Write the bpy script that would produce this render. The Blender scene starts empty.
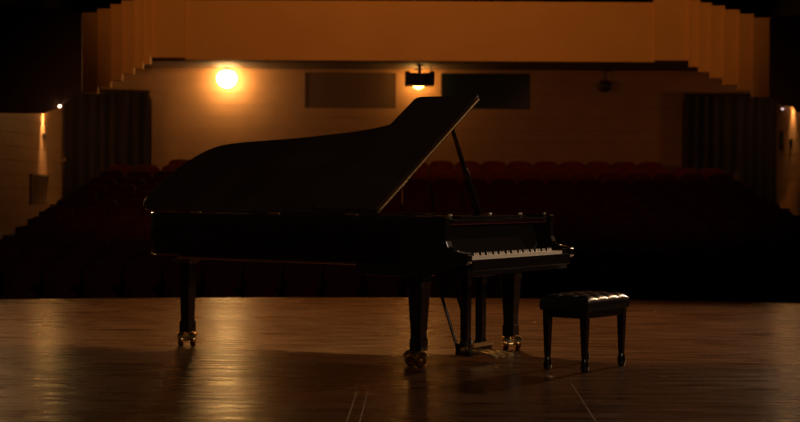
import bpy, bmesh, math, random
from mathutils import Vector, Matrix
random.seed(7)
S = bpy.context.scene
COL = S.collection
PI = math.pi

# ------------------------------------------------------------------ camera
cam_d = bpy.data.cameras.new('camera'); cam = bpy.data.objects.new('camera', cam_d); COL.objects.link(cam)
cam_d.lens = 69.42; cam_d.sensor_width = 36.0; cam_d.clip_end = 200
cam_d.dof.use_dof = True; cam_d.dof.focus_distance = 10.4; cam_d.dof.aperture_fstop = 2.8
cam.matrix_world = Matrix.Translation((0, 0, 1.165)) @ Matrix.Rotation(PI/2 - 0.0130, 4, 'X') @ Matrix.Rotation(0.0055, 4, 'Z')
S.camera = cam

# ------------------------------------------------------------------ world, exposure, large lights
S.view_settings.view_transform = 'Standard'
S.view_settings.look = 'None'
S.view_settings.exposure = 0.0
S.view_settings.gamma = 1.0
S.view_settings.use_curve_mapping = False
W = bpy.data.worlds.new('hall_dark'); S.world = W; W.use_nodes = True
W.node_tree.nodes['Background'].inputs[0].default_value = (1.0, 0.55, 0.32, 1)
W.node_tree.nodes['Background'].inputs[1].default_value = 0.012

def spot(name, loc, aim, watts, color, deg, blend=0.3, radius=0.08, scale=(1, 1, 1)):
    d = bpy.data.lights.new(name, 'SPOT'); o = bpy.data.objects.new(name, d); COL.objects.link(o)
    d.energy = watts; d.color = color; d.spot_size = math.radians(deg); d.spot_blend = blend; d.shadow_soft_size = radius
    o.location = loc
    o.rotation_euler = (Vector(aim) - Vector(loc)).to_track_quat('-Z', 'Y').to_euler()
    o.scale = scale
    return o
# front-of-house lamp under the ceiling: cut off by the added unseen header, it reaches only the front of the stage
spot('front_bridge_lamp', (-0.8, 22.4, 11.5), (-0.7, 13.2, 0), 9000, (1.0, 0.42, 0.11), 38, 0.8, 0.5)
# lamps on the house side walls
spot('house_right_lamp', (7.4, 18.7, 4.35), (0.0, 9.5, 0.3), 3400, (1.0, 0.60, 0.34), 60, 0.5, 0.05)
spot('house_left_lamp', (-6.6, 20.8, 4.3), (0.0, 9.5, 0.3), 700, (1.0, 0.50, 0.20), 56, 0.5, 0.05)
# dim fill lamp added out of view to brighten lid and key fronts
spot('stage_fill_lamp', (4.2, 1.5, 5.2), (-0.2, 10.8, 0.9), 780, (1.0, 0.74, 0.55), 40, 0.7, 0.10)
# lamp that washes the balcony front
spot('balcony_wash_lamp', (0.3, 24.5, 12.0), (0.5, 31.5, 4.9), 1700, (1.0, 0.39, 0.07), 82, 0.4, 0.2, (1.0, 0.35, 1.0))
# unseen fill lamps added beside the stage opening, a weak glow over the seats and the back wall
for sx, w in ((5.6, 190), (-5.2, 340)):
    spot('house_fill_lamp', (sx, 17.3, 2.9), (0.5+sx*0.15, 33.0, 1.5), w, (1.0, 0.37, 0.13), 64, 1.0, 0.4, (1.0, 0.58, 1.0))

# ------------------------------------------------------------------ materials
def mat(name, col, rough=0.5, metal=0.0, spec=0.5, coat=0.0, noise=None, bump=None, emit=None, sheen=0.0, grain=None):
    m = bpy.data.materials.new(name); m.use_nodes = True
    nt = m.node_tree; b = nt.nodes['Principled BSDF']
    b.inputs['Base Color'].default_value = (*col, 1)
    b.inputs['Roughness'].default_value = rough
    b.inputs['Metallic'].default_value = metal
    b.inputs['Specular IOR Level'].default_value = spec
    b.inputs['Coat Weight'].default_value = coat
    b.inputs['Coat Roughness'].default_value = 0.04
    b.inputs['Sheen Weight'].default_value = sheen
    if emit:
        b.inputs['Emission Color'].default_value = (*emit[0], 1); b.inputs['Emission Strength'].default_value = emit[1]
    if noise or bump or grain:
        tc = nt.nodes.new('ShaderNodeTexCoord'); mp = nt.nodes.new('ShaderNodeMapping')
        nt.links.new(tc.outputs['Object'], mp.inputs[0])
        mp.inputs['Scale'].default_value = grain or (1, 1, 1)
        nz = nt.nodes.new('ShaderNodeTexNoise'); nt.links.new(mp.outputs[0], nz.inputs['Vector'])
        sc, amt = noise or (8, 0.2)
        nz.inputs['Scale'].default_value = sc; nz.inputs['Detail'].default_value = 5
        rp = nt.nodes.new('ShaderNodeValToRGB')
        rp.color_ramp.elements[0].position = 0.3; rp.color_ramp.elements[1].position = 0.7
        rp.color_ramp.elements[0].color = (*[c*(1-amt) for c in col], 1)
        rp.color_ramp.elements[1].color = (*[min(1, c*(1+amt)) for c in col], 1)
        nt.links.new(nz.outputs['Fac'], rp.inputs[0]); nt.links.new(rp.outputs[0], b.inputs['Base Color'])
        if bump:
            bp = nt.nodes.new('ShaderNodeBump'); bp.inputs['Strength'].default_value = bump[0]; bp.inputs['Distance'].default_value = bump[1]
            nt.links.new(nz.outputs['Fac'], bp.inputs['Height']); nt.links.new(bp.outputs[0], b.inputs['Normal'])
    return m
MT = dict(
    lacquer=mat('black_lacquer', (0.005, 0.0035, 0.003), 0.14, coat=0.6),
    lidlacquer=mat('dusty_sheen_black_lacquer', (0.034, 0.019, 0.012), 0.25, coat=0.3, noise=(3, 0.15)),  # dust plus dim reflected light, both put into the lid colour
    satin=mat('black_satin', (0.004, 0.0035, 0.003), 0.35),
    brass=mat('polished_brass', (0.95, 0.72, 0.34), 0.28, 1.0),
    steel=mat('steel', (0.55, 0.5, 0.42), 0.3, 1.0),
    edge_sheen=mat('rim_edge_sheen', (0.42, 0.26, 0.17), 0.3, 1.0),  # metal that carries the reflection along the lacquered rim edge
    wheel=mat('dark_brass', (0.5, 0.32, 0.11), 0.22, 1.0),
    washer_bulb=mat('washer_bulb_glow', (0.9, 0.8, 0.6), 0.4, emit=((1.0, 0.48, 0.13), 300.0)),
    washer_bulb_b=mat('washer_bulb_dim', (0.9, 0.8, 0.6), 0.4, emit=((1.0, 0.5, 0.16), 140.0)),
    grille=mat('grille_paint', (0.20, 0.11, 0.055), 0.6),
    gold=mat('gold_plate', (0.42, 0.22, 0.06), 0.4, 0.8),
    board=mat('soundboard_spruce', (0.35, 0.16, 0.05), 0.4, noise=(6, 0.2)),
    ivory=mat('white_keytops', (0.88, 0.80, 0.66), 0.25),
    ebony=mat('black_keytops', (0.005, 0.004, 0.004), 0.5, spec=0.2),
    felt=mat('red_felt', (0.09, 0.012, 0.008), 0.9),
    leather=mat('black_leather', (0.006, 0.005, 0.005), 0.3, coat=0.25, noise=(60, 0.3), bump=(0.1, 0.002)),
    plush=mat('dark_red_plush', (0.050, 0.0065, 0.0045), 0.9, spec=0.1, noise=(9, 0.25)),
    seatmetal=mat('dark_seat_metal', (0.008, 0.004, 0.003), 0.7, spec=0.2),
    plaster=mat('tan_wall_boards', (0.42, 0.23, 0.115), 0.55, noise=(2.5, 0.06)),
    backing=mat('wall_backing', (0.28, 0.16, 0.10), 0.8),
    fascia=mat('balcony_plaster', (0.50, 0.27, 0.115), 0.7, noise=(1.2, 0.04)),
    darkwall=mat('dark_hall_paint', (0.02, 0.014, 0.010), 0.8),
    gallery=mat('shade_dark_gallery_panels', (0.11, 0.055, 0.035), 0.7),  # the galleries stand unlit; that shade is put into this base colour
    soffit=mat('soffit_paint', (0.11, 0.055, 0.03), 0.7),
    curtain=mat('charcoal_velvet', (0.028, 0.019, 0.017), 0.9, sheen=0.15),
    carpet=mat('dark_carpet', (0.012, 0.005, 0.004), 0.95, noise=(20, 0.3)),
    panel=mat('brown_shutter', (0.12, 0.066, 0.036), 0.5),
    glass_dark=mat('dark_window_glass', (0.006, 0.009, 0.010), 0.15, spec=0.5),
    frame=mat('dark_frame', (0.02, 0.012, 0.008), 0.5),
    blackbox=mat('black_housing', (0.006, 0.005, 0.004), 0.6),
    bowl_lit=mat('lit_glass_bowl', (0.9, 0.8, 0.6), 0.4, emit=((1.0, 0.56, 0.18), 40.0)),
    bowl_lit_b=mat('dimmer_lit_glass_bowl', (0.9, 0.8, 0.6), 0.4, emit=((1.0, 0.50, 0.11), 22.0)),
    bowl_off=mat('unlit_glass_bowl', (0.05, 0.035, 0.025), 0.3),
    bulb=mat('small_lit_bulb', (0.9, 0.8, 0.6), 0.4, emit=((1.0, 0.72, 0.45), 6.0)),
    bulb_cool=mat('small_cool_bulb', (0.9, 0.85, 0.8), 0.4, emit=((0.8, 0.65, 0.7), 0.8)),
    tape=mat('pale_floor_tape', (0.11, 0.066, 0.04), 0.6),
    border=mat('black_light_border', (0.006, 0.005, 0.005), 0.95),
)
def floor_material():
    m = bpy.data.materials.new('worn_stage_boards'); m.use_nodes = True
    nt = m.node_tree; b = nt.nodes['Principled BSDF']; N = nt.nodes.new; L = nt.links.new
    tc = N('ShaderNodeTexCoord')
    mp = N('ShaderNodeMapping'); mp.inputs['Scale'].default_value = (0.8, 5.0, 1); L(tc.outputs['Object'], mp.inputs[0])
    n1 = N('ShaderNodeTexNoise'); n1.inputs['Scale'].default_value = 1.9; n1.inputs['Detail'].default_value = 7; n1.inputs['Roughness'].default_value = 0.65; L(mp.outputs[0], n1.inputs['Vector'])
    n2 = N('ShaderNodeTexNoise'); n2.inputs['Scale'].default_value = 0.9; n2.inputs['Detail'].default_value = 4; L(tc.outputs['Object'], n2.inputs['Vector'])
    br = N('ShaderNodeTexBrick'); br.offset = 0.5; br.inputs['Scale'].default_value = 1.0
    br.inputs['Brick Width'].default_value = 2.6; br.inputs['Row Height'].default_value = 0.12; br.inputs['Mortar Size'].default_value = 0.0015
    br.inputs['Color1'].default_value = (0.86, 0.86, 0.86, 1); br.inputs['Color2'].default_value = (1.1, 1.1, 1.1, 1); br.inputs['Mortar'].default_value = (0.5, 0.5, 0.5, 1)
    L(tc.outputs['Object'], br.inputs['Vector'])
    r1 = N('ShaderNodeValToRGB'); e = r1.color_ramp.elements
    e[0].position = 0.30; e[0].color = (0.010, 0.0044, 0.0017, 1); e[1].position = 0.68; e[1].color = (0.066, 0.030, 0.0115, 1)
    L(n1.outputs['Fac'], r1.inputs[0])
    mx = N('ShaderNodeMix'); mx.data_type = 'RGBA'; mx.blend_type = 'MULTIPLY'; mx.inputs[0].default_value = 0.6
    L(r1.outputs[0], mx.inputs['A']); L(br.outputs['Color'], mx.inputs['B'])
    # pale paint flecks and scuffs
    n3 = N('ShaderNodeTexNoise'); n3.inputs['Scale'].default_value = 11; n3.inputs['Detail'].default_value = 2; L(tc.outputs['Object'], n3.inputs['Vector'])
    r3 = N('ShaderNodeValToRGB'); r3.color_ramp.elements[0].position = 0.745; r3.color_ramp.elements[1].position = 0.77
    L(n3.outputs['Fac'], r3.inputs[0])
    mx2 = N('ShaderNodeMix'); mx2.data_type = 'RGBA'; mx2.inputs['B'].default_value = (0.38, 0.27, 0.18, 1)
    L(r3.outputs[0], mx2.inputs[0]); L(mx.outputs['Result'], mx2.inputs['A'])
    L(mx2.outputs['Result'], b.inputs['Base Color'])
    mr = N('ShaderNodeMapRange'); mr.inputs['To Min'].default_value = 0.20; mr.inputs['To Max'].default_value = 0.36
    mr.inputs['From Min'].default_value = 0.3; mr.inputs['From Max'].default_value = 0.7
    av = N('ShaderNodeMath'); av.operation = 'MULTIPLY_ADD'; av.inputs[1].default_value = 0.7; L(n1.outputs['Fac'], av.inputs[0])
    hf = N('ShaderNodeMath'); hf.operation = 'MULTIPLY'; hf.inputs[1].default_value = 0.3; L(n2.outputs['Fac'], hf.inputs[0]); L(hf.outputs[0], av.inputs[2])
    L(av.outputs[0], mr.inputs['Value']); L(mr.outputs[0], b.inputs['Roughness'])
    b.inputs['Specular IOR Level'].default_value = 0.16
    return m
MT['floor'] = floor_material()

# ------------------------------------------------------------------ mesh helpers
class MB:
    def __init__(s): s.v = []; s.f = []
    def add(s, vs, fs):
        o = len(s.v); s.v += [tuple(p) for p in vs]; s.f += [tuple(i+o for i in f) for f in fs]; return s
    def box(s, x0, x1, y0, y1, z0, z1):
        return s.add([(x0,y0,z0),(x1,y0,z0),(x1,y1,z0),(x0,y1,z0),(x0,y0,z1),(x1,y0,z1),(x1,y1,z1),(x0,y1,z1)],
                     [(3,2,1,0),(4,5,6,7),(0,1,5,4),(1,2,6,5),(2,3,7,6),(3,0,4,7)])
    def prism(s, poly, fn, a, b):
        """poly: 2D points; fn(p, q, h) -> 3D; a, b: the two heights"""
        n = len(poly)
        vs = [fn(p, q, a) for p, q in poly] + [fn(p, q, b) for p, q in poly]
        fs = [tuple(range(n-1, -1, -1)), tuple(range(n, 2*n))] + [(i, (i+1) % n, n+(i+1) % n, n+i) for i in range(n)]
        return s.add(vs, fs)
    def loft(s, rings):
        n = len(rings[0]); vs = [p for r in rings for p in r]; fs = [tuple(range(n-1, -1, -1))]
        for k in range(len(rings)-1):
            for i in range(n):
                fs.append((k*n+i, k*n+(i+1) % n, (k+1)*n+(i+1) % n, (k+1)*n+i))
        fs.append(tuple((len(rings)-1)*n+i for i in range(n)))
        return s.add(vs, fs)
    def lathe(s, prof, c, axis='z', n=16):
        c = Vector(c)
        def P(r, h, a):
            p, q = r*math.cos(a), r*math.sin(a)
            d = {'z': (p, q, h), 'x': (h, p, q), 'y': (q, h, p)}[axis]
            return tuple(c + Vector(d))
        return s.loft([[P(r, h, 2*PI*i/n) for i in range(n)] for r, h in prof])
    def tube(s, a, b, r, n=8, r2=None):
        a, b = Vector(a), Vector(b); d = (b-a).normalized()
        u = d.orthogonal().normalized(); w = d.cross(u); r2 = r if r2 is None else r2
        return s.loft([[tuple(p + (u*math.cos(2*PI*i/n) + w*math.sin(2*PI*i/n))*q) for i in range(n)] for p, q in ((a, r), (b, r2))])
    def sqbar(s, secs):
        """square sections: (cx, cy, z, half x, half y)"""
        return s.loft([[(x-h,y-k,z),(x+h,y-k,z),(x+h,y+k,z),(x-h,y+k,z)] for x, y, z, h, k in secs])
    def mesh(s, name, m, smooth=None):
        me = bpy.data.meshes.new(name); me.from_pydata(s.v, [], s.f)
        bm = bmesh.new(); bm.from_mesh(me); bmesh.ops.recalc_face_normals(bm, faces=bm.faces)
        bm.to_mesh(me); bm.free()
        me.materials.append(MT[m])
        if smooth:
            me.shade_smooth(); me.set_sharp_from_angle(angle=math.radians(smooth))
        return me
    def build(s, name, m, parent=None, smooth=None, bevel=None, kind=None):
        o = bpy.data.objects.new(name, s.mesh(name, m, smooth)); COL.objects.link(o)
        if parent: o.parent = parent
        if bevel:
            md = o.modifiers.new('bevel', 'BEVEL'); md.width = bevel; md.segments = 3; md.limit_method = 'ANGLE'; md.angle_limit = math.radians(40)
            md.harden_normals = False
        if kind: o['kind'] = kind
        return o
def tag(o, label=None, cat=None, group=None, kind=None):
    for k, v in (('label', label), ('category', cat), ('group', group), ('kind', kind)):
        if v: o[k] = v
    return o
def empty(name, loc, rz=0):
    o = bpy.data.objects.new(name, None); COL.objects.link(o); o.empty_display_size = 0.2
    o.location = loc; o.rotation_euler = (0, 0, rz); return o
def at(x, y, Y):
    """world point at depth Y seen at photograph pixel (x, y)"""
    xx = x + 0.0055*(y-211); yy = y - 0.0055*(x-400)
    return Vector(((xx-400)/1542.6*Y, Y, 1.165 - (yy-191.0)/1542.6*Y))

# ------------------------------------------------------------------ setting: stage
def stage_edge(X): return 16.85 - 0.033*(X-0.2)**2
poly = [(-9, -1.5), (9, -1.5)] + [(9-18*i/36, stage_edge(9-18*i/36)) for i in range(37)]
o = MB().prism(poly, lambda p, q, h: (p, q, h), -0.95, 0.0).build('floor', 'floor')
tag(o, 'worn brown wooden stage floor under the grand piano', None, kind='structure')
# unseen header added askew above the view to cut the bridge lamp's light
o = MB().box(-9.2, 9.2, -0.07, 0.07, 3.02, 12.6).build('wall_light_header', 'border'); o.location = (0, 13.75, 0); o.rotation_euler = (0, 0, -0.2)
tag(o, 'added unseen black border cutting the light over the stage opening', None, kind='structure')

# ------------------------------------------------------------------ setting: hall
XL, XR, YB = -7.29, 8.12, 33.6
NROW, D0, DP, Z0, ZP = 13, 32.6, 0.95, 0.85, 0.135
def rowpos(j): return D0 - DP*j, Z0 - ZP*j
m = MB()
for j in range(NROW):
    y, z = rowpos(j); m.box(XL-0.2, XR+0.2, y-0.55, (y-0.55+DP) if j else YB+0.4, -1.2, z)
m.box(XL-0.2, XR+0.2, 14.6, rowpos(NROW-1)[0]-0.55, -1.2, -0.93)
tag(m.build('floor_hall', 'carpet'), 'dark carpeted tiers of the auditorium floor', None, kind='structure')
tag(MB().box(XL-0.4, XR+0.4, 14.2, 41, 12.6, 12.8).build('ceiling', 'darkwall'), 'dark ceiling high over the auditorium', None, kind='structure')

WZ = 3.80      # under-balcony ceiling height
BH = 0.262     # board height
wb = MB().box(XL-0.2, XR+0.2, YB+0.03, YB+0.3, -1.2, WZ).build('wall_back', 'backing')
tag(wb, 'tan boarded back wall under the balcony', None, kind='structure')
win = [(at(305, 72, YB).x, at(396, 72, YB).x), (at(441, 73, YB).x, at(530, 73, YB).x)]
wz0, wz1 = at(350, 108.5, YB).z, at(350, 72.0, YB).z
cx0, cx1 = at(152, 120, YB).x, at(682, 120, YB).x      # boarding between the two curtains
k = 0; z = WZ
def bevel_board(x0, x1, z0, z1, parent):
    MB().box(x0, x1, YB-0.012, YB+0.03, z0+0.003, z1-0.003).build('board', 'plaster', parent)
while z > 0.85:
    za = max(z-BH, 0.85)
    zb_ = z
    cuts = [(cx0, cx1)]
    if za < wz1 - 0.01 and zb_ > wz0 + 0.01:
        # boards beside the windows only
        cuts = [(cx0, win[0][0]), (win[0][1], win[1][0]), (win[1][1], cx1)]
        if zb_ > wz1 + 0.01:
            for a, b in win: bevel_board(a, b, wz1-0.006, zb_, wb)
        if za < wz0 - 0.01:
            for a, b in win: bevel_board(a, b, za, wz0+0.006, wb)
    for a, b in cuts: bevel_board(a, b, za, zb_, wb)
    z = za
# wall over the curtains (smooth plaster) and the two openings' lintels
ctop = at(100, 92, 33.25).z
for a, b in ((XL, cx0), (cx1, XR)):
    MB().box(a, b, YB-0.02, YB+0.03, ctop-0.10, WZ).build('lintel', 'plaster', wb)
# side walls with boards
for side, X, sg in (('left', XL, -1), ('right', XR, 1)):
    w = MB().box(min(X+0.03*sg, X+0.3*sg), max(X+0.03*sg, X+0.3*sg), 17.5, 40.5, -1.2, 12.6).build('wall_'+side, 'darkwall')
    tag(w, 'boarded %s side wall of the auditorium' % side, None, kind='structure')
    z = WZ
    while z > 0.0:
        za = z-BH
        MB().box(min(X-0.012*sg, X+0.03*sg), max(X-0.012*sg, X+0.03*sg), 26.0, YB-0.03, za+0.003, z-0.003).build('board', 'plaster', w)
        z = za
o = MB().box(XL-0.4, XR+0.4, 40.5, 40.8, WZ, 12.6).build('wall_upper', 'darkwall'); tag(o, 'dark upper back wall above the balcony', None, kind='structure')

# ------------------------------------------------------------------ window panels in the back wall
def wall_window(label, pane_mat, k, pl):
    a, b = win[k]
    r = empty('window_%d' % (k+1), ((a+b)/2, YB, wz0)); tag(r, label, None, kind='structure')
    h = wz1-wz0; w = (b-a)/2
    MB().box(-w, w, 0.0, 0.03, 0, h).build('pane', pane_mat, r)
    m = MB(); t = 0.035
    m.box(-w, w, -0.012, 0.0, 0, t).box(-w, w, -0.012, 0.0, h-t, h).box(-w, -w+t, -0.012, 0.0, t, h-t).box(w-t, w, -0.012, 0.0, t, h-t)
    m.build('window_frame', pl, r)
wall_window('brown shuttered control window in the back wall', 'panel', 0, 'panel')
wall_window('dark glass control window in the back wall behind the lid tip', 'glass_dark', 1, 'frame')

# ------------------------------------------------------------------ balcony
bal = empty('balcony', (0.35, 33.0, WZ))
tag(bal, 'orange-lit balcony with a plain parapet and stepped side panels', 'balcony')
def bpart(name, m, mt, **k):
    m.v = [(x-0.35, y-33.0, z-WZ) for x, y, z in m.v]; return m.build(name, mt, bal, **k)
YF = 31.45
def face(x0, x1, ybot, ytop, Y, name, depth=0.14):
    a = at(x0, (ybot+60)/2, Y).x; b = at(x1, (ybot+60)/2, Y).x; xm = (x0+x1)/2
    zb = at(xm, ybot, Y).z; zt = at(xm, ytop, Y).z
    bpart(name, MB().box(a, b, Y, Y+depth, zb, zt), 'fascia')
    return a, b, zb, zt
face(185, 655, 61.0, 1.5, YF, 'parapet', 0.2)
face(150, 185.5, 57.5, -4, YF-0.10, 'parapet_panel', 0.3)
face(654.5, 690, 60.5, -4, YF-0.10, 'parapet_panel', 0.3)
stepsL = [(142.5, 150.5, 64, -3), (133.5, 143, 68.5, -1), (121.5, 134, 74, 1), (110.5, 122, 80.5, 4.5), (97.5, 111, 87.5, 9), (81, 98, 93, 13)]
stepsR = [(689.5, 699.5, 67, 0), (699, 711, 72, 3), (710.5, 724, 78, 6), (723.5, 739, 85, 10), (738.5, 753, 90, 14), (752.5, 770, 97, 18)]
for st, sg in ((stepsL, -1), (stepsR, 1)):
    for i, (x0, x1, yb_, yt_) in enumerate(st):
        Y = YF - 0.24 - 0.13*i
        face(x0, x1, yb_, yt_, Y, 'step_panel', 0.16)
# slab: soffit and floor of the balcony
tag(MB().box(XL, XR, YF+0.21, YB+0.3, WZ, WZ+0.06).build('ceiling_balcony', 'soffit'), 'shadowed ceiling under the balcony', kind='structure')
tag(MB().box(cx0, cx1, YB-0.10, YB-0.013, WZ-0.07, WZ-0.002).build('trim_1', 'plaster'), 'narrow cornice along the top of the back wall', kind='structure')
tag(MB().box(XL, XR, YF+0.22, 40.4, WZ+0.07, WZ+0.3).build('floor_balcony', 'darkwall'), 'dark floor of the balcony behind the parapet', kind='structure')

# dark galleries along the side walls, in front of the stepped panels
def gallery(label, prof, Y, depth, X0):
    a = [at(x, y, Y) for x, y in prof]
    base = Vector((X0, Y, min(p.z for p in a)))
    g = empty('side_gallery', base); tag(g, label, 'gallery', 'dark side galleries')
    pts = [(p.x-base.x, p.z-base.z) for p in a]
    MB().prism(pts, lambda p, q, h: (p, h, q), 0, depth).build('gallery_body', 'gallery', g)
    return g
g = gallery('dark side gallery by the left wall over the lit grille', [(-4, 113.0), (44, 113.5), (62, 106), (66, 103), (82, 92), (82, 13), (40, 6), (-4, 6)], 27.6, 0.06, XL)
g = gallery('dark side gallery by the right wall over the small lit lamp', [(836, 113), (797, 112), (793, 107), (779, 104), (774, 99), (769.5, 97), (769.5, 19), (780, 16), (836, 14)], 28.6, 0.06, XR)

# ------------------------------------------------------------------ curtains
def curtain(label, xa, xb, seed):
    rnd = random.Random(seed)
    n = 150; y0 = 33.28; zt = ctop; zb = 0.86
    r = empty('curtain', ((xa+xb)/2, y0, zb)); tag(r, label, 'curtain', 'curtains in the rear corners')
    L = xb-xa; vs = []; ph = [rnd.uniform(0, 6.3) for _ in range(4)]
    rows = 9
    for k in range(rows):
        t = k/(rows-1)
        for i in range(n+1):
            s = i/n
            amp = 0.032 + 0.02*(1-t)
            w = math.sin(2*PI*s*L/0.235 + 0.8*math.sin(2*PI*s*1.7+ph[0]))
            y = amp*w + 0.015*math.sin(2*PI*s*L/0.6+ph[1]+(1-t))
            x = -L/2 + s*L + 0.01*math.sin(9*s+ph[2])*(1-t)
            vs.append((x, y, (zt-zb)*t))
    fs = [(k*(n+1)+i, k*(n+1)+i+1, (k+1)*(n+1)+i+1, (k+1)*(n+1)+i) for k in range(rows-1) for i in range(n)]
    o = MB().add(vs, fs).build('drape', 'curtain', r, smooth=80)
    md = o.modifiers.new('thickness', 'SOLIDIFY'); md.thickness = 0.008
    MB().tube((-L/2-0.02, 0, zt-zb+0.02), (L/2+0.02, 0, zt-zb+0.02), 0.02, 10).build('rail', 'frame', r, smooth=50)
curtain('charcoal pleated curtain beside the left boarded wall', XL+0.03, cx0, 3)
curtain('nearly black pleated curtain beside the right boarded wall', cx1, XR-0.03, 5)

# ------------------------------------------------------------------ lamps
def bowl_lamp(label, x, y, mt, r=0.20):
    p = at(x, y, YB-0.34)
    t = empty('bowl_lamp', (p.x, p.y, WZ)); tag(t, label, 'lamp', 'bowl lamps under the balcony')
    h = WZ - p.z
    MB().lathe([(0.09, -0.03), (0.09, -0.005), (0.02, 0.0)], (0, 0, 0), n=18).build('canopy', 'frame', t, smooth=40)
    MB().tube((0, 0, -0.03), (0, 0, -h+r*0.75), 0.018).build('stem', 'frame', t, smooth=50)
    MB().lathe([(0.03, r*0.78), (r*0.75, r*0.62), (r, 0.15*r), (r*0.93, -r*0.35), (r*0.66, -r*0.72), (r*0.25, -r*0.93), (0.01, -r*0.97)], (0, 0, -h), n=24).build('glass_bowl', mt, t, smooth=70)
bowl_lamp('bright glowing bowl lamp on the left of the back wall', 227, 78.5, 'bowl_lit', 0.215)
bowl_lamp('glowing bowl lamp half hidden behind the hanging black projector', 418.5, 82.0, 'bowl_lit_b', 0.16)
bowl_lamp('unlit bowl lamp on the dim right part of the back wall', 605, 86, 'bowl_off', 0.15)

# projector hanging under the balcony edge
PY = 32.3
p = at(419.5, 80, PY)
t = empty('projector', (p.x, p.y, at(419, 86, PY).z)); tag(t, 'black projector hanging on a rod in front of a lit lamp', 'projector')
w = 14.8*PY/1542.6; h = 12.5*PY/1542.6
m = MB().box(-w, w, -0.2, 0.22, 0.0, h); o = m.build('housing', 'blackbox', t, bevel=0.03)
for sx in (-1, 1): MB().box(sx*w*0.82-0.05, sx*w*0.82+0.05, -0.16, 0.16, h, h+0.035).build('bracket', 'blackbox', t)
MB().lathe([(0.07, -0.05), (0.075, 0.0), (0.02, 0.01)], (w*0.45, -0.2, h*0.5), 'y', 16).build('lens', 'glass_dark', t, smooth=40)
MB().tube((0, 0, h), (0, 0, WZ - at(419, 86, PY).z), 0.028).build('hanging_rod', 'blackbox', t, smooth=50)
MB().lathe([(0.09, -0.03), (0.09, 0)], (0, 0, WZ - at(419, 86, PY).z), n=14).build('ceiling_plate', 'blackbox', t)
MB().tube((0.27, 0, h), (0.22, 0, WZ - at(419, 86, PY).z), 0.008, 6).build('cable', 'blackbox', t, smooth=50)

# wall washers on the side walls, hidden behind the galleries' lower edges
def washer(label, X, Y, z, sg, watts, deg, mt):
    t = empty('wall_washer', (X, Y, z)); tag(t, label, 'lamp', 'wall washers on the side walls')
    MB().lathe([(0.05, 0.0), (0.055, 0.02), (0.055, 0.22), (0.02, 0.24)], (sg*0.11, 0, 0), n=14).build('lamp_body', 'frame', t, smooth=40)
    MB().box(min(0.012*sg, 0.08*sg), max(0.012*sg, 0.08*sg), -0.03, 0.03, 0.09, 0.15).build('bracket', 'frame', t)
    MB().lathe([(0.004, -0.045), (0.03, -0.035), (0.043, -0.01), (0.03, 0.01)], (sg*0.11, 0, -0.012), n=14).build('bulb', mt, t, smooth=60)
    spot('washer_light', (X+sg*0.11, Y, z-0.075), (X, Y, z-1.0), watts, (1.0, 0.55, 0.2), deg, 1.0, 0.03)
pL = at(42, 100, 31.4)
washer('small wall lamp washing the left side wall above the grille', XL, 31.4, pL.z, 1, 330, 44, 'washer_bulb')
washer('small wall lamp washing the right side wall', XR, 31.9, at(788, 100, 31.9).z, -1, 50, 80, 'washer_bulb_b')

# small wall fittings
def small_bulb(label, p, mt, r, to):
    t = empty('signal_lamp', p); tag(t, label, 'lamp')
    MB().lathe([(0.004, -r), (r*0.7, -r*0.7), (r, 0), (r*0.7, r*0.7), (0.004, r)], (0, 0, 0), n=12).build('bulb', mt, t, smooth=70)
    MB().lathe([(r*0.5, r*0.6), (r*0.6, r*1.1), (r*0.6, r*2.2)], (0, 0, 0), n=10).build('socket', 'frame', t, smooth=40)
    MB().tube((0, 0, r*1.9), (to[0], to[1], r*1.9), r*0.4, 8).build('bracket', 'frame', t, smooth=50)
small_bulb('tiny white bulb at the corner of the left gallery', at(60, 106.2, 27.5), 'bulb', 0.030, (0, 0.10))
p = at(782, 109, 32.6); small_bulb('tiny cool white lamp under the right gallery', p, 'bulb_cool', 0.03, (XR-p.x-0.01, 0))

# grille in the left wall, switch plates
def wallplate(name, label, cat, x0, x1, y0, y1, Xw, sg, slats=0, mt='panel'):
    # depth from the plane X = Xw
    def depth(x): return Xw*1542.6/(x-400)
    Ya, Yb = sorted((depth(x0), depth(x1))); Ym = (Ya+Yb)/2; xm = (x0+x1)/2
    z0, z1 = at(xm, y1, Ym).z, at(xm, y0, Ym).z
    t = empty(name, (Xw-sg*0.012, Ym, z0)); tag(t, label, cat); hw = (Yb-Ya)/2; h = z1-z0; d = -sg
    def bx(a, b, c, e, lo, hi): return MB().box(min(a*d, b*d), max(a*d, b*d), c, e, lo, hi)
    bx(0, 0.012, -hw, hw, 0, h).build('plate', mt, t)
    if slats:
        fr = MB(); q = 0.05
        for c, e, lo, hi in ((-hw, hw, 0, q), (-hw, hw, h-q, h), (-hw, -hw+q, q, h-q), (hw-q, hw, q, h-q)):
            fr.box(min(0.012*d, 0.04*d), max(0.012*d, 0.04*d), c, e, lo, hi)
        fr.build('grille_frame', mt, t)
        for i in range(slats):
            c = -hw+q+(2*hw-2*q)*(i+0.5)/slats
            bx(0.012, 0.03, c-0.03, c+0.03, q, h-q).build('slat', mt, t)
    else:
        bx(0.012, 0.03, -hw*0.5, hw*0.5, h*0.3, h*0.7).build('knob', 'frame', t)
wallplate('vent_grille', 'brown louvred grille low on the left side wall', 'grille', 29, 46.5, 174, 204, XL, -1, 7, 'grille')
wallplate('wall_switch', 'small dark switch plate below the left wall lamp', 'switch', 41.5, 44.5, 133.5, 138.5, XL, -1, 0, 'frame')
wallplate('wall_switch', 'tall narrow dark plate beside the right curtain', 'switch', 779.5, 783.5, 132, 150, XR, 1, 0, 'frame')
wallplate('wall_switch', 'small dark plate on the right side wall', 'switch', 789.5, 792.5, 139, 144, XR, 1, 0, 'frame')
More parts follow.
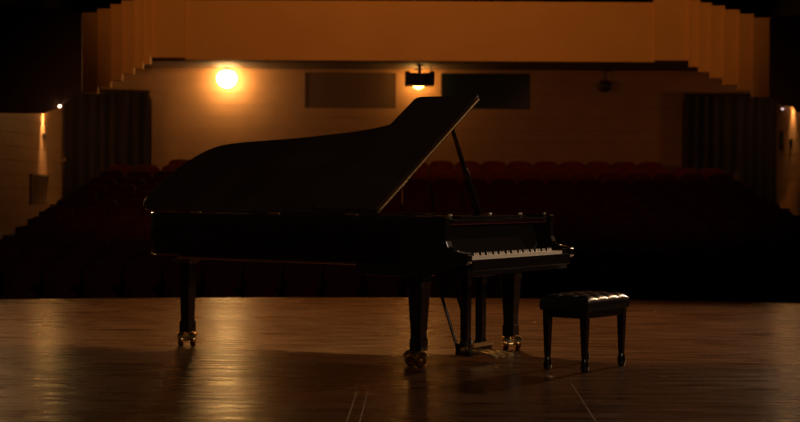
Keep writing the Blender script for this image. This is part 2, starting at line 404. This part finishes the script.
# brass hook on the curtain edge
p = at(63, 160.5, 33.1)
t = empty('curtain_hook', (XL+0.0, 33.1, p.z)); tag(t, 'small brass tieback hook at the charcoal curtain edge', 'hook')
MB().lathe([(0.035, 0.012), (0.035, 0.03), (0.01, 0.035)], (0, 0, 0), 'x', 12).build('rose', 'brass', t, smooth=40)
MB().tube((0.03, 0, 0), (0.10, 0, 0.0), 0.012, 8).tube((0.10, 0, -0.01), (0.10, 0, 0.05), 0.012, 8).build('hook_arm', 'brass', t, smooth=60)

# ------------------------------------------------------------------ auditorium seats
SP = 0.5526
def seat_meshes():
    d = {}
    # backrest: arched top, slightly reclined; local origin on the floor, facing -y
    hw = 0.262; pts = [(-hw+0.015, 0.36), (hw-0.015, 0.36), (hw, 0.44), (hw, 0.84)]
    for a in range(1, 9):
        t = a/8*PI/2; pts.append((hw-0.135+0.135*math.cos(t), 0.84+0.115*math.sin(t)))
    pts += [(0, 0.963)]
    for a in range(8, 0, -1):
        t = a/8*PI/2; pts.append((-hw+0.135-0.135*math.cos(t), 0.84+0.115*math.sin(t)))
    pts += [(-hw, 0.84), (-hw, 0.44)]
    def f(sc, dy):
        return [(p*sc, dy+(q-0.36)*0.16, 0.36+0.3+((q-0.36)-0.3)*sc) for p, q in pts]
    d['backrest'] = MB().loft([f(0.9, -0.03), f(0.975, -0.022), f(1.0, 0.0), f(1.0, 0.06), f(0.96, 0.075)]).mesh('backrest', 'plush', 50)
    # tipped-up seat cushion
    cu = [(-0.225, 0.40), (0.225, 0.40), (0.235, 0.55), (0.21, 0.70), (0.15, 0.735), (-0.15, 0.735), (-0.21, 0.70), (-0.235, 0.55)]
    def g(sc, dy): return [(p*sc, dy+(q-0.4)*0.06, 0.57+(q-0.57)*sc) for p, q in cu]
    d['cushion'] = MB().loft([g(0.9, -0.16), g(1.0, -0.135), g(1.0, -0.07), g(0.92, -0.05)]).mesh('cushion', 'plush', 50)
    a = MB().loft([[(x, y, z) for x, z in ((-0.022, 0.60), (0.022, 0.60), (0.022, 0.625), (0.012, 0.64), (-0.012, 0.64), (-0.022, 0.625))] for y in (-0.34, -0.31, 0.0, 0.05)])
    d['armrest'] = a.mesh('armrest', 'seatmetal', 40)
    st = [(-0.20, 0), (0.06, 0), (0.03, 0.08), (0.02, 0.5), (0.04, 0.60), (-0.26, 0.60), (-0.12, 0.48), (-0.10, 0.08)]
    d['stand'] = MB().prism(st, lambda p, q, h: (h, p, q), -0.013, 0.013).mesh('stand', 'seatmetal')
    return d
SM = seat_meshes()
ORD = ['', 'first', 'second', 'third', 'fourth', 'fifth', 'sixth', 'seventh', 'eighth', 'ninth', 'tenth', 'eleventh', 'twelfth', 'thirteenth', 'fourteenth', 'fifteenth',
       'sixteenth', 'seventeenth', 'eighteenth', 'nineteenth', 'twentieth', 'twenty-first', 'twenty-second', 'twenty-third']
def part(name, me, parent, loc=(0, 0, 0)):
    o = bpy.data.objects.new(name, me); COL.objects.link(o); o.parent = parent; o.location = loc; return o
xl0 = -4.93
for j in range(NROW):
    y, z = rowpos(j); lo, hi = (0, 19) if j == 0 else (-2, 21)
    vis = [i for i in range(lo, hi) if abs((xl0+(i+0.5)*SP)/y*1542.6) < 412]
    for q, i in enumerate(vis):
        x = xl0+(i+0.5)*SP
        r = empty('theatre_seat', (x, y, z))
        rown = 'the back row' if j == 0 else 'the front row' if j == NROW-1 else 'the %s row from the back' % ORD[j+1]
        if q <= len(vis)//2: pos = ('leftmost' if q == 0 else '%s from the left' % ORD[q+1])
        else:
            e = len(vis)-q; pos = 'rightmost' if e == 1 else '%s from the right' % ORD[e]
        tag(r, 'dark red theatre seat in %s, %s' % (rown, pos), 'seat', 'rows of dark red theatre seats')
        part('backrest', SM['backrest'], r); part('cushion', SM['cushion'], r)
        for sx in (-1, 1):
            part('armrest', SM['armrest'], r, (sx*0.2525, 0, 0)); part('stand', SM['stand'], r, (sx*0.2525, 0, 0))

# ------------------------------------------------------------------ grand piano
PO = Vector((0.438, 9.903)); YAW = 0.559
UD = Vector((-math.cos(YAW), math.sin(YAW))); VD = Vector((math.sin(YAW), math.cos(YAW)))
CV, CU = 0.785, 1.25                         # the Empty stands under the middle of the case
c2 = PO + VD*CV + UD*CU
piano = empty('grand_piano', (c2.x, c2.y, 0), PI/2 - YAW)
tag(piano, 'black concert grand piano with raised lid and brass casters on stage', 'piano')
def L3(v, u, z): return (v-CV, u-CU, z)
def pb(m, name, mt, parent=None, **k):
    m.v = [L3(*p) for p in m.v]
    return m.build(name, mt, parent or piano, **k)
# outline in (v, u): spine, rounded tail, bentside
def smoothpoly(pts, n=6):
    out = []
    P = [Vector(p) for p in pts]
    for i in range(len(P)-1):
        p0 = P[max(i-1, 0)]; p1 = P[i]; p2 = P[i+1]; p3 = P[min(i+2, len(P)-1)]
        for t in range(n):
            t /= n
            out.append(0.5*((2*p1)+(-p0+p2)*t+(2*p0-5*p1+4*p2-p3)*t*t+(-p0+3*p1-3*p2+p3)*t**3))
    out.append(P[-1]); return out
tail = smoothpoly([(0.0, 2.55), (0.012, 2.66), (0.08, 2.735), (0.25, 2.775), (0.50, 2.785), (0.68, 2.765), (0.80, 2.71), (0.90, 2.60), (0.945, 2.45), (0.975, 2.22),
                   (1.02, 1.92), (1.09, 1.62), (1.20, 1.36), (1.36, 1.16), (1.50, 1.02), (1.56, 0.88), (1.57, 0.75)])
outer = [Vector((0.0, 0.5)), Vector((0, 1.0)), Vector((0, 1.6)), Vector((0, 2.2))] + tail + [Vector((1.57, 0.5))]
def offset(pl, d):
    res = []
    for i, p in enumerate(pl):
        a = pl[max(i-1, 0)]; b = pl[min(i+1, len(pl)-1)]
        t = (b-a).normalized(); n = Vector((t.y, -t.x)); res.append(p+n*d)
    return res
inner = offset(outer, 0.075)
ZR0, ZR1 = 0.685, 1.0
sec = [(0.0, ZR0+0.022), (0.006, ZR0+0.010), (0.020, ZR0), (0.075, ZR0), (0.075, ZR1), (0.006, ZR1), (0.0, ZR1-0.006)]
m = MB(); n = len(outer)
rings = []
for i in range(n):
    a, b = outer[i], inner[i]
    rings.append([(a.x+(b.x-a.x)*s/0.075, a.y+(b.y-a.y)*s/0.075, z) for s, z in sec])
m.loft(rings); pb(m, 'rim', 'lacquer', smooth=35)
# interior: soundboard, gold plate, struts
pl = [(p.x, p.y) for p in offset(outer, 0.07)]
pb(MB().prism(pl, lambda p, q, h: (p, q, h), 0.79, 0.81), 'soundboard', 'board')
pl2 = [(p.x, p.y) for p in offset(outer, 0.10)]
pb(MB().prism(pl2, lambda p, q, h: (p, q, h), 0.875, 0.89), 'iron_plate', 'gold')
for v0, v1, u1 in ((0.25, 0.30, 2.55), (0.50, 0.50, 2.6), (0.85, 0.70, 2.35), (1.15, 0.95, 1.75)):
    pb(MB().loft([[(v0-0.02, 0.62, 0.88), (v0+0.02, 0.62, 0.88), (v0+0.02, 0.62, 0.93), (v0-0.02, 0.62, 0.93)],
                  [(v1-0.02, u1, 0.88), (v1+0.02, u1, 0.88), (v1+0.02, u1, 0.92), (v1-0.02, u1, 0.92)]]), 'plate_strut', 'gold')
pb(MB().prism([(p.x, p.y) for p in offset(outer, 0.05)], lambda p, q, h: (p, q, h), 0.70, 0.72), 'bottom_boards', 'satin')
# arms (cheeks) with curved fronts
armp = [(0.018, 0.690), (0.0, 0.708), (0.0, 0.752), (0.012, 0.764), (0.06, 0.770), (0.115, 0.780), (0.148, 0.805), (0.162, 0.84), (0.165, 0.87), (0.165, 0.994), (0.171, 1.0), (0.505, 1.0),
        (0.505, 0.688), (0.86, 0.688), (0.86, 0.61), (0.852, 0.602), (0.36, 0.602), (0.28, 0.612), (0.19, 0.636), (0.10, 0.664)]
for name, v0, v1 in (('arm', 0.0, 0.06), ('arm', 1.51, 1.57)):
    pb(MB().prism(armp, lambda p, q, h: (h, p, q), v0, v1), name, 'lacquer', bevel=0.006)
kb = pb(MB().box(0.06, 1.51, 0.03, 0.86, 0.612, 0.675), 'keybed', 'satin')
pb(MB().box(0.062, 1.508, 0.002, 0.014, 0.645, 0.721), 'key_slip', 'lacquer', bevel=0.004)
for v0, v1 in ((0.061, 0.072), (1.404, 1.508)):
    pb(MB().box(v0, v1, 0.016, 0.20, 0.676, 0.758), 'key_block', 'lacquer', bevel=0.006)
# fallboard (open, leaning back), music shelf, desk folded flat
fb = [(0.205, 0.752), (0.222, 0.752), (0.262, 0.93), (0.255, 0.938), (0.238, 0.932)]
pb(MB().prism(fb, lambda p, q, h: (h, p, q), 0.062, 1.508), 'fallboard', 'lacquer')
pb(MB().box(0.062, 1.508, 0.20, 0.70, 0.942, 0.962), 'pin_block_cover', 'felt')
pb(MB().box(0.10, 1.47, 0.172, 0.60, 0.964, 0.982), 'music_shelf', 'lacquer', bevel=0.004)
pb(MB().box(0.33, 1.24, 0.23, 0.55, 0.984, 0.998), 'music_desk', 'lacquer', bevel=0.004)
# keys
wk = MB(); bk = MB(); KV0, KV1 = 0.075, 1.402; kw = (KV1-KV0)/52
for i in range(52):
    a = KV0+i*kw
    wk.box(a+0.0006, a+kw-0.0006, 0.016, 0.205, 0.695, 0.7425)
    nt_ = (i+5) % 7                     # A=5
    if nt_ in (0, 1, 3, 4, 5) and i < 51:
        c = a+kw; bk.loft([[(c-0.0075, 0.075, 0.742), (c+0.0075, 0.075, 0.742), (c+0.0075, 0.205, 0.742), (c-0.0075, 0.205, 0.742)],
                           [(c-0.006, 0.083, 0.760), (c+0.006, 0.083, 0.760), (c+0.006, 0.205, 0.756), (c-0.006, 0.205, 0.756)]])
pb(wk, 'white_keys', 'ivory', kind='stuff')['label'] = 'row of ivory white keys'
pb(bk, 'black_keys', 'ebony', kind='stuff')['label'] = 'black sharps between the white keys'
# lid: hinged on the spine, raised; lid coordinates (u, w, t) with t the height over the lid plane
TH = math.radians(31.1)
def lidp(u, w, t): return (w*math.cos(TH) - t*math.sin(TH), u, 1.012 + w*math.sin(TH) + t*math.cos(TH))
lidtail = smoothpoly([(0.0, 2.62), (0.012, 2.71), (0.07, 2.785), (0.20, 2.825), (0.42, 2.835), (0.58, 2.830), (0.73, 2.79), (0.85, 2.735), (0.93, 2.64), (0.970, 2.48), (0.99, 2.30),
                      (1.03, 1.95), (1.075, 1.70), (1.125, 1.46), (1.20, 1.27), (1.33, 1.13), (1.48, 1.03), (1.58, 0.92), (1.597, 0.80), (1.597, 0.682)])
lpoly = [(-0.012, 0.682), (-0.012, 1.6)] + [(-0.012 if p.x < 0 else p.x-0.012*(1-min(1, p.x*8)), p.y) for p in lidtail]
m = MB().prism([(p[1], p[0]) for p in lpoly], lambda p, q, h: lidp(p, q, h), 0.0, 0.024)
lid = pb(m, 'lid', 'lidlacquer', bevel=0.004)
# front flap folded back on top of the lid
r = 0.05; fl = [(0.682, -0.012)]
fl += [(1.215-r+r*math.sin(a*PI/12), -0.012+r-r*math.cos(a*PI/12)) for a in range(7)]
fl += [(1.215-r+r*math.cos(a*PI/12), 1.597-r+r*math.sin(a*PI/12)) for a in range(7)]
fl += [(0.682, 1.597)]
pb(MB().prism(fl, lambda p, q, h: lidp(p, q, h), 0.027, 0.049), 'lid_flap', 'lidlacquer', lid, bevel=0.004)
m = MB()
for i in range(64):
    w0 = 0.01 + i*1.57/64
    m.tube(lidp(0.677, w0, 0.0255), lidp(0.677, w0+1.57/64-0.006, 0.0255), 0.010, 8)
pb(m, 'fold_hinge', 'brass', lid, smooth=60, kind='stuff')['label'] = 'long brass hinge along the fold of the lid'
for u in (0.85, 1.5, 2.2):
    pb(MB().tube((-0.006, u, 1.008), (-0.006, u+0.09, 1.008), 0.008, 10), 'spine_hinge', 'brass', lid, smooth=60)
# prop stick
pr0 = Vector((1.50, 0.757, 0.985)); pr1 = Vector((1.065, 0.752, 1.012+1.25*math.sin(TH)-0.004))
d = (pr1-pr0)
m = MB(); ux = Vector((0, 1, 0)); wx = d.normalized().cross(ux)
def sec4(p, a, b): return [tuple(p+ux*sx*a+wx*sy*b) for sx, sy in ((-1, -1), (1, -1), (1, 1), (-1, 1))]
m.loft([sec4(pr0, 0.030, 0.013), sec4(pr0+d*0.45, 0.024, 0.012), sec4(pr0+d*0.5, 0.017, 0.010), sec4(pr0+d, 0.013, 0.008)])
prop = pb(m, 'lid_prop', 'lacquer', bevel=0.003)
for q, rr in ((0.06, 0.014), (0.5, 0.013)):
    pp = pr0+d*q - wx*0.014
    pb(MB().tube(pp-ux*0.0, pp - wx*0.008, rr, 10), 'prop_fitting', 'steel', prop, smooth=50)
pb(MB().box(1.46, 1.545, 0.70, 0.81, 0.975, 1.004), 'prop_block', 'lacquer', bevel=0.004)
# small knobs on the music shelf
for v, u in ((0.10, 0.19), (1.46, 0.19), (1.30, 0.30), (1.02, 0.40)):
    pb(MB().lathe([(0.006, 0.98), (0.006, 0.995), (0.012, 1.0), (0.012, 1.01), (0.005, 1.016)], (v, u, 0), n=12), 'shelf_knob', 'steel', smooth=50)
for v in (0.03, 1.54):
    pb(MB().lathe([(0.012, 0.768), (0.012, 0.774), (0.008, 0.780), (0.001, 0.784)], (v, 0.10, 0), n=12), 'block_screw', 'steel', smooth=50)

# legs with brass double casters
def leg(v, u, ztop, w0, w1, wblk, rot):
    m = MB(); c = (v, u)
    m.sqbar([(v, u, 0.105, wblk, wblk), (v, u, 0.18, wblk, wblk), (v, u, 0.19, w1, w1), (v, u, 0.22, w1*1.0, w1*1.0), (v, u, ztop-0.09, w0, w0), (v, u, ztop-0.05, w0*1.12, w0*1.12), (v, u, ztop, w0*1.12, w0*1.12)])
    lg = pb(m, 'leg', 'lacquer', bevel=0.005)
    ca, sa = math.cos(rot), math.sin(rot)
    def R(x, y, z): return (v+x*ca-y*sa, u+x*sa+y*ca, z)
    fk = MB(); fk.lathe([(0.018, 0.04), (0.018, 0.105)], (0, 0, 0), n=12)
    fk.box(-0.026, 0.026, -0.045, 0.020, 0.060, 0.084)
    fk.v = [R(*p) for p in fk.v]; pb(fk, 'caster_fork', 'brass', lg, smooth=40)
    for sx in (-1, 1):
        wl = MB().lathe([(0.012, -0.019), (0.042, -0.019), (0.047, -0.012), (0.047, 0.012), (0.042, 0.019), (0.012, 0.019)], (sx*0.045, -0.028, 0.047), 'x', 20)
        wl.v = [R(*p) for p in wl.v]; pb(wl, 'caster_wheel', 'wheel', lg, smooth=40)
        hd = MB()
        ring = []
        for a in range(7):
            t = (20 + a*140/6)*PI/180
            ring.append([R(sx*0.045+dx, -0.028+rr*math.cos(t), 0.047+rr*math.sin(t)) for dx, rr in ((-0.022, 0.052), (0.022, 0.052), (0.022, 0.060), (-0.022, 0.060))])
        hd.loft(ring); pb(hd, 'caster_guard', 'brass', lg, smooth=50)
    ax = MB().tube(R(-0.07, -0.028, 0.047), R(0.07, -0.028, 0.047), 0.009, 8); pb(ax, 'caster_axle', 'brass', lg, smooth=50)
    return lg
leg(0.119, 0.439, 0.612, 0.056, 0.041, 0.046, -1.9)
leg(1.420, 0.439, 0.612, 0.056, 0.041, 0.046, -0.9)
leg(0.296, 2.568, 0.700, 0.046, 0.038, 0.045, YAW-PI/2+0.02)
# bracket where the tail leg meets the case
pb(MB().loft([[(0.20, 2.47, 0.70), (0.39, 2.47, 0.70), (0.39, 2.70, 0.70), (0.20, 2.70, 0.70)], [(0.21, 2.48, 0.66), (0.38, 2.48, 0.66), (0.38, 2.67, 0.66), (0.21, 2.67, 0.66)],
              [(0.24, 2.52, 0.62), (0.35, 2.52, 0.62), (0.35, 2.62, 0.62), (0.24, 2.62, 0.62)]]), 'leg_bracket', 'satin', bevel=0.006)
m = MB().loft([[(0.012-0.016*math.cos(t), u, 0.686-0.020*math.sin(t)) for t in [k*PI/8 for k in range(9)]] for u in (0.87, 2.42)])
pb(m, 'rim_sheen_strip', 'edge_sheen', smooth=50)  # strip added to imitate the lacquered edge reflecting the floor
# pedal lyre
ly = pb(MB().box(0.465, 0.775, 0.24, 0.36, 0.045, 0.128), 'pedal_lyre', 'lacquer', bevel=0.006)
ly['label'] = 'black pedal lyre'
for v in (0.505, 0.715):
    m = MB().sqbar([(v, 0.30, 0.128, 0.036, 0.030), (v, 0.30, 0.15, 0.030, 0.026), (v, 0.30, 0.52, 0.034, 0.028), (v, 0.30, 0.612, 0.040, 0.032)])
    pb(m, 'lyre_post', 'lacquer', ly, bevel=0.004)
    pb(MB().tube((v-0.02, 0.355, 0.10), (v-0.02, 0.57, 0.70), 0.011, 8), 'brace_rod', 'satin', ly, smooth=50)
pb(MB().box(0.465, 0.775, 0.22, 0.38, 0.585, 0.612), 'lyre_head', 'lacquer', ly, bevel=0.004)
for v in (0.515, 0.61, 0.705):
    m = MB(); rings = []
    for u, z, hw in ((0.26, 0.068, 0.010), (0.20, 0.072, 0.012), (0.15, 0.068, 0.018), (0.09, 0.058, 0.025), (0.06, 0.046, 0.020)):
        rings.append([(v-hw, u, z-0.006), (v+hw, u, z-0.006), (v+hw*0.8, u, z+0.008), (v-hw*0.8, u, z+0.008)])
    m.loft(rings); pb(m, 'pedal', 'brass', ly, smooth=50)
pb(MB().box(0.47, 0.75, 0.215, 0.242, 0.108, 0.132), 'lyre_trim', 'brass', ly)

# ------------------------------------------------------------------ bench
BR = math.radians(36)
q2, q3 = Vector((1.181, 9.903)), Vector((1.493, 10.402))
ld = Vector((math.sin(BR), math.cos(BR))); sd = Vector((-math.cos(BR), math.sin(BR)))   # long and short axes
bc = Vector((1.192, 9.890)) + ld*0.295 + sd*0.165
bench = empty('piano_bench', (bc.x, bc.y, 0), PI/2-BR)     # local x = long axis, y = towards the piano
tag(bench, 'black leather piano bench with tufted top and bulb-footed legs', 'bench')
HL, HS = 0.282, 0.176
def tuft(a, b):
    x = a/HL; y = b/HS
    e = max(0.0, 1-abs(x)**9)*max(0.0, 1-abs(y)**7)
    p = abs(math.sin(PI*4*(x+1)/2))**0.55 * abs(math.sin(PI*3*(y+1)/2))**0.55
    return 0.462*1.0 + 0.022*e**0.6 + 0.014*p*e**0.5
nx, ny = 64, 42; vs = []; fs = []
def rr(t): return t
for j in range(ny+1):
    for i in range(nx+1):
        a = -HL+2*HL*i/nx; b = -HS+2*HS*j/ny
        # rounded corners
        vs.append((a, b, tuft(a, b)))
for j in range(ny):
    for i in range(nx):
        k = j*(nx+1)+i; fs.append((k, k+1, k+nx+2, k+nx+1))
bord = [i for i in range(nx+1)] + [j*(nx+1)+nx for j in range(1, ny+1)] + [ny*(nx+1)+i for i in range(nx-1, -1, -1)] + [j*(nx+1) for j in range(ny-1, 0, -1)]
prev = bord
for z, g in ((0.445, 1.018), (0.415, 1.022), (0.392, 1.0)):
    st = len(vs)
    for k in bord: vs.append((vs[k][0]*g, vs[k][1]*g, z))
    nb = len(bord); cur = list(range(st, st+nb))
    for i in range(nb): fs.append((prev[i], prev[(i+1) % nb], cur[(i+1) % nb], cur[i]))
    prev = cur
fs.append(tuple(prev))
cus = MB().add(vs, fs).build('cushion', 'leather', bench, smooth=60)
for i in range(1, 4):
    for j in range(1, 3):
        a = -HL+2*HL*i/4; b = -HS+2*HS*j/3
        MB().lathe([(0.010, 0.478), (0.011, 0.485), (0.006, 0.490), (0.001, 0.491)], (a, b, 0), n=10).build('button', 'leather', cus, smooth=60)
MB().box(-HL+0.02, HL-0.02, -HS+0.02, HS-0.02, 0.345, 0.392).build('apron', 'lacquer', bench, bevel=0.004)
for sx in (-1, 1):
    for sy in (-1, 1):
        x, y = sx*0.252, sy*0.138
        m = MB().sqbar([(x, y, 0.085, 0.014, 0.014), (x, y, 0.11, 0.016, 0.016), (x, y, 0.30, 0.022, 0.022), (x, y, 0.392, 0.024, 0.024)])
        m.lathe([(0.012, 0.0), (0.022, 0.006), (0.029, 0.03), (0.029, 0.05), (0.021, 0.075), (0.017, 0.09)], (x, y, 0), n=14)
        m.build('leg', 'lacquer', bench, smooth=40)
for sx in (-1, 1):
    MB().lathe([(0.018, 0.0), (0.022, 0.005), (0.022, 0.018), (0.012, 0.022)], (sx*(HL-0.02), 0, 0.368), 'x', 12).build('height_knob', 'lacquer', bench, smooth=40)

# ------------------------------------------------------------------ tape marks on the stage floor
def on_floor(x, y):
    p = at(x, y, 1.0); t = 1.165/(1.165-p.z); return Vector((p.x*t, t))
def strip(label, a, b, w):
    a, b = on_floor(*a), on_floor(*b); d = (b-a); n = Vector((-d.y, d.x)).normalized()*w/2
    c = (a+b)/2
    pts = [((p-c).x, (p-c).y) for p in (a-n, b-n, b+n, a+n)]
    o = MB().prism(pts, lambda p, q, h: (p, q, h), 0.0, 0.0012).build('floor_tape', 'tape'); o.location = (c.x, c.y, 0)
    tag(o, label, 'tape', 'worn tape marks on the stage floor')
strip('faint worn tape line running towards the viewer, the one nearer the tail leg', (357, 391), (346, 424), 0.006)
strip('faint worn tape line running towards the viewer, beside the pale dash', (368, 391), (359, 424), 0.006)
strip('pale short tape dash lying crosswise on the stage in front of the piano', (368, 395), (381, 395), 0.012)
strip('faint slanting tape line on the stage in front of the bench', (571, 383), (596, 422), 0.004)
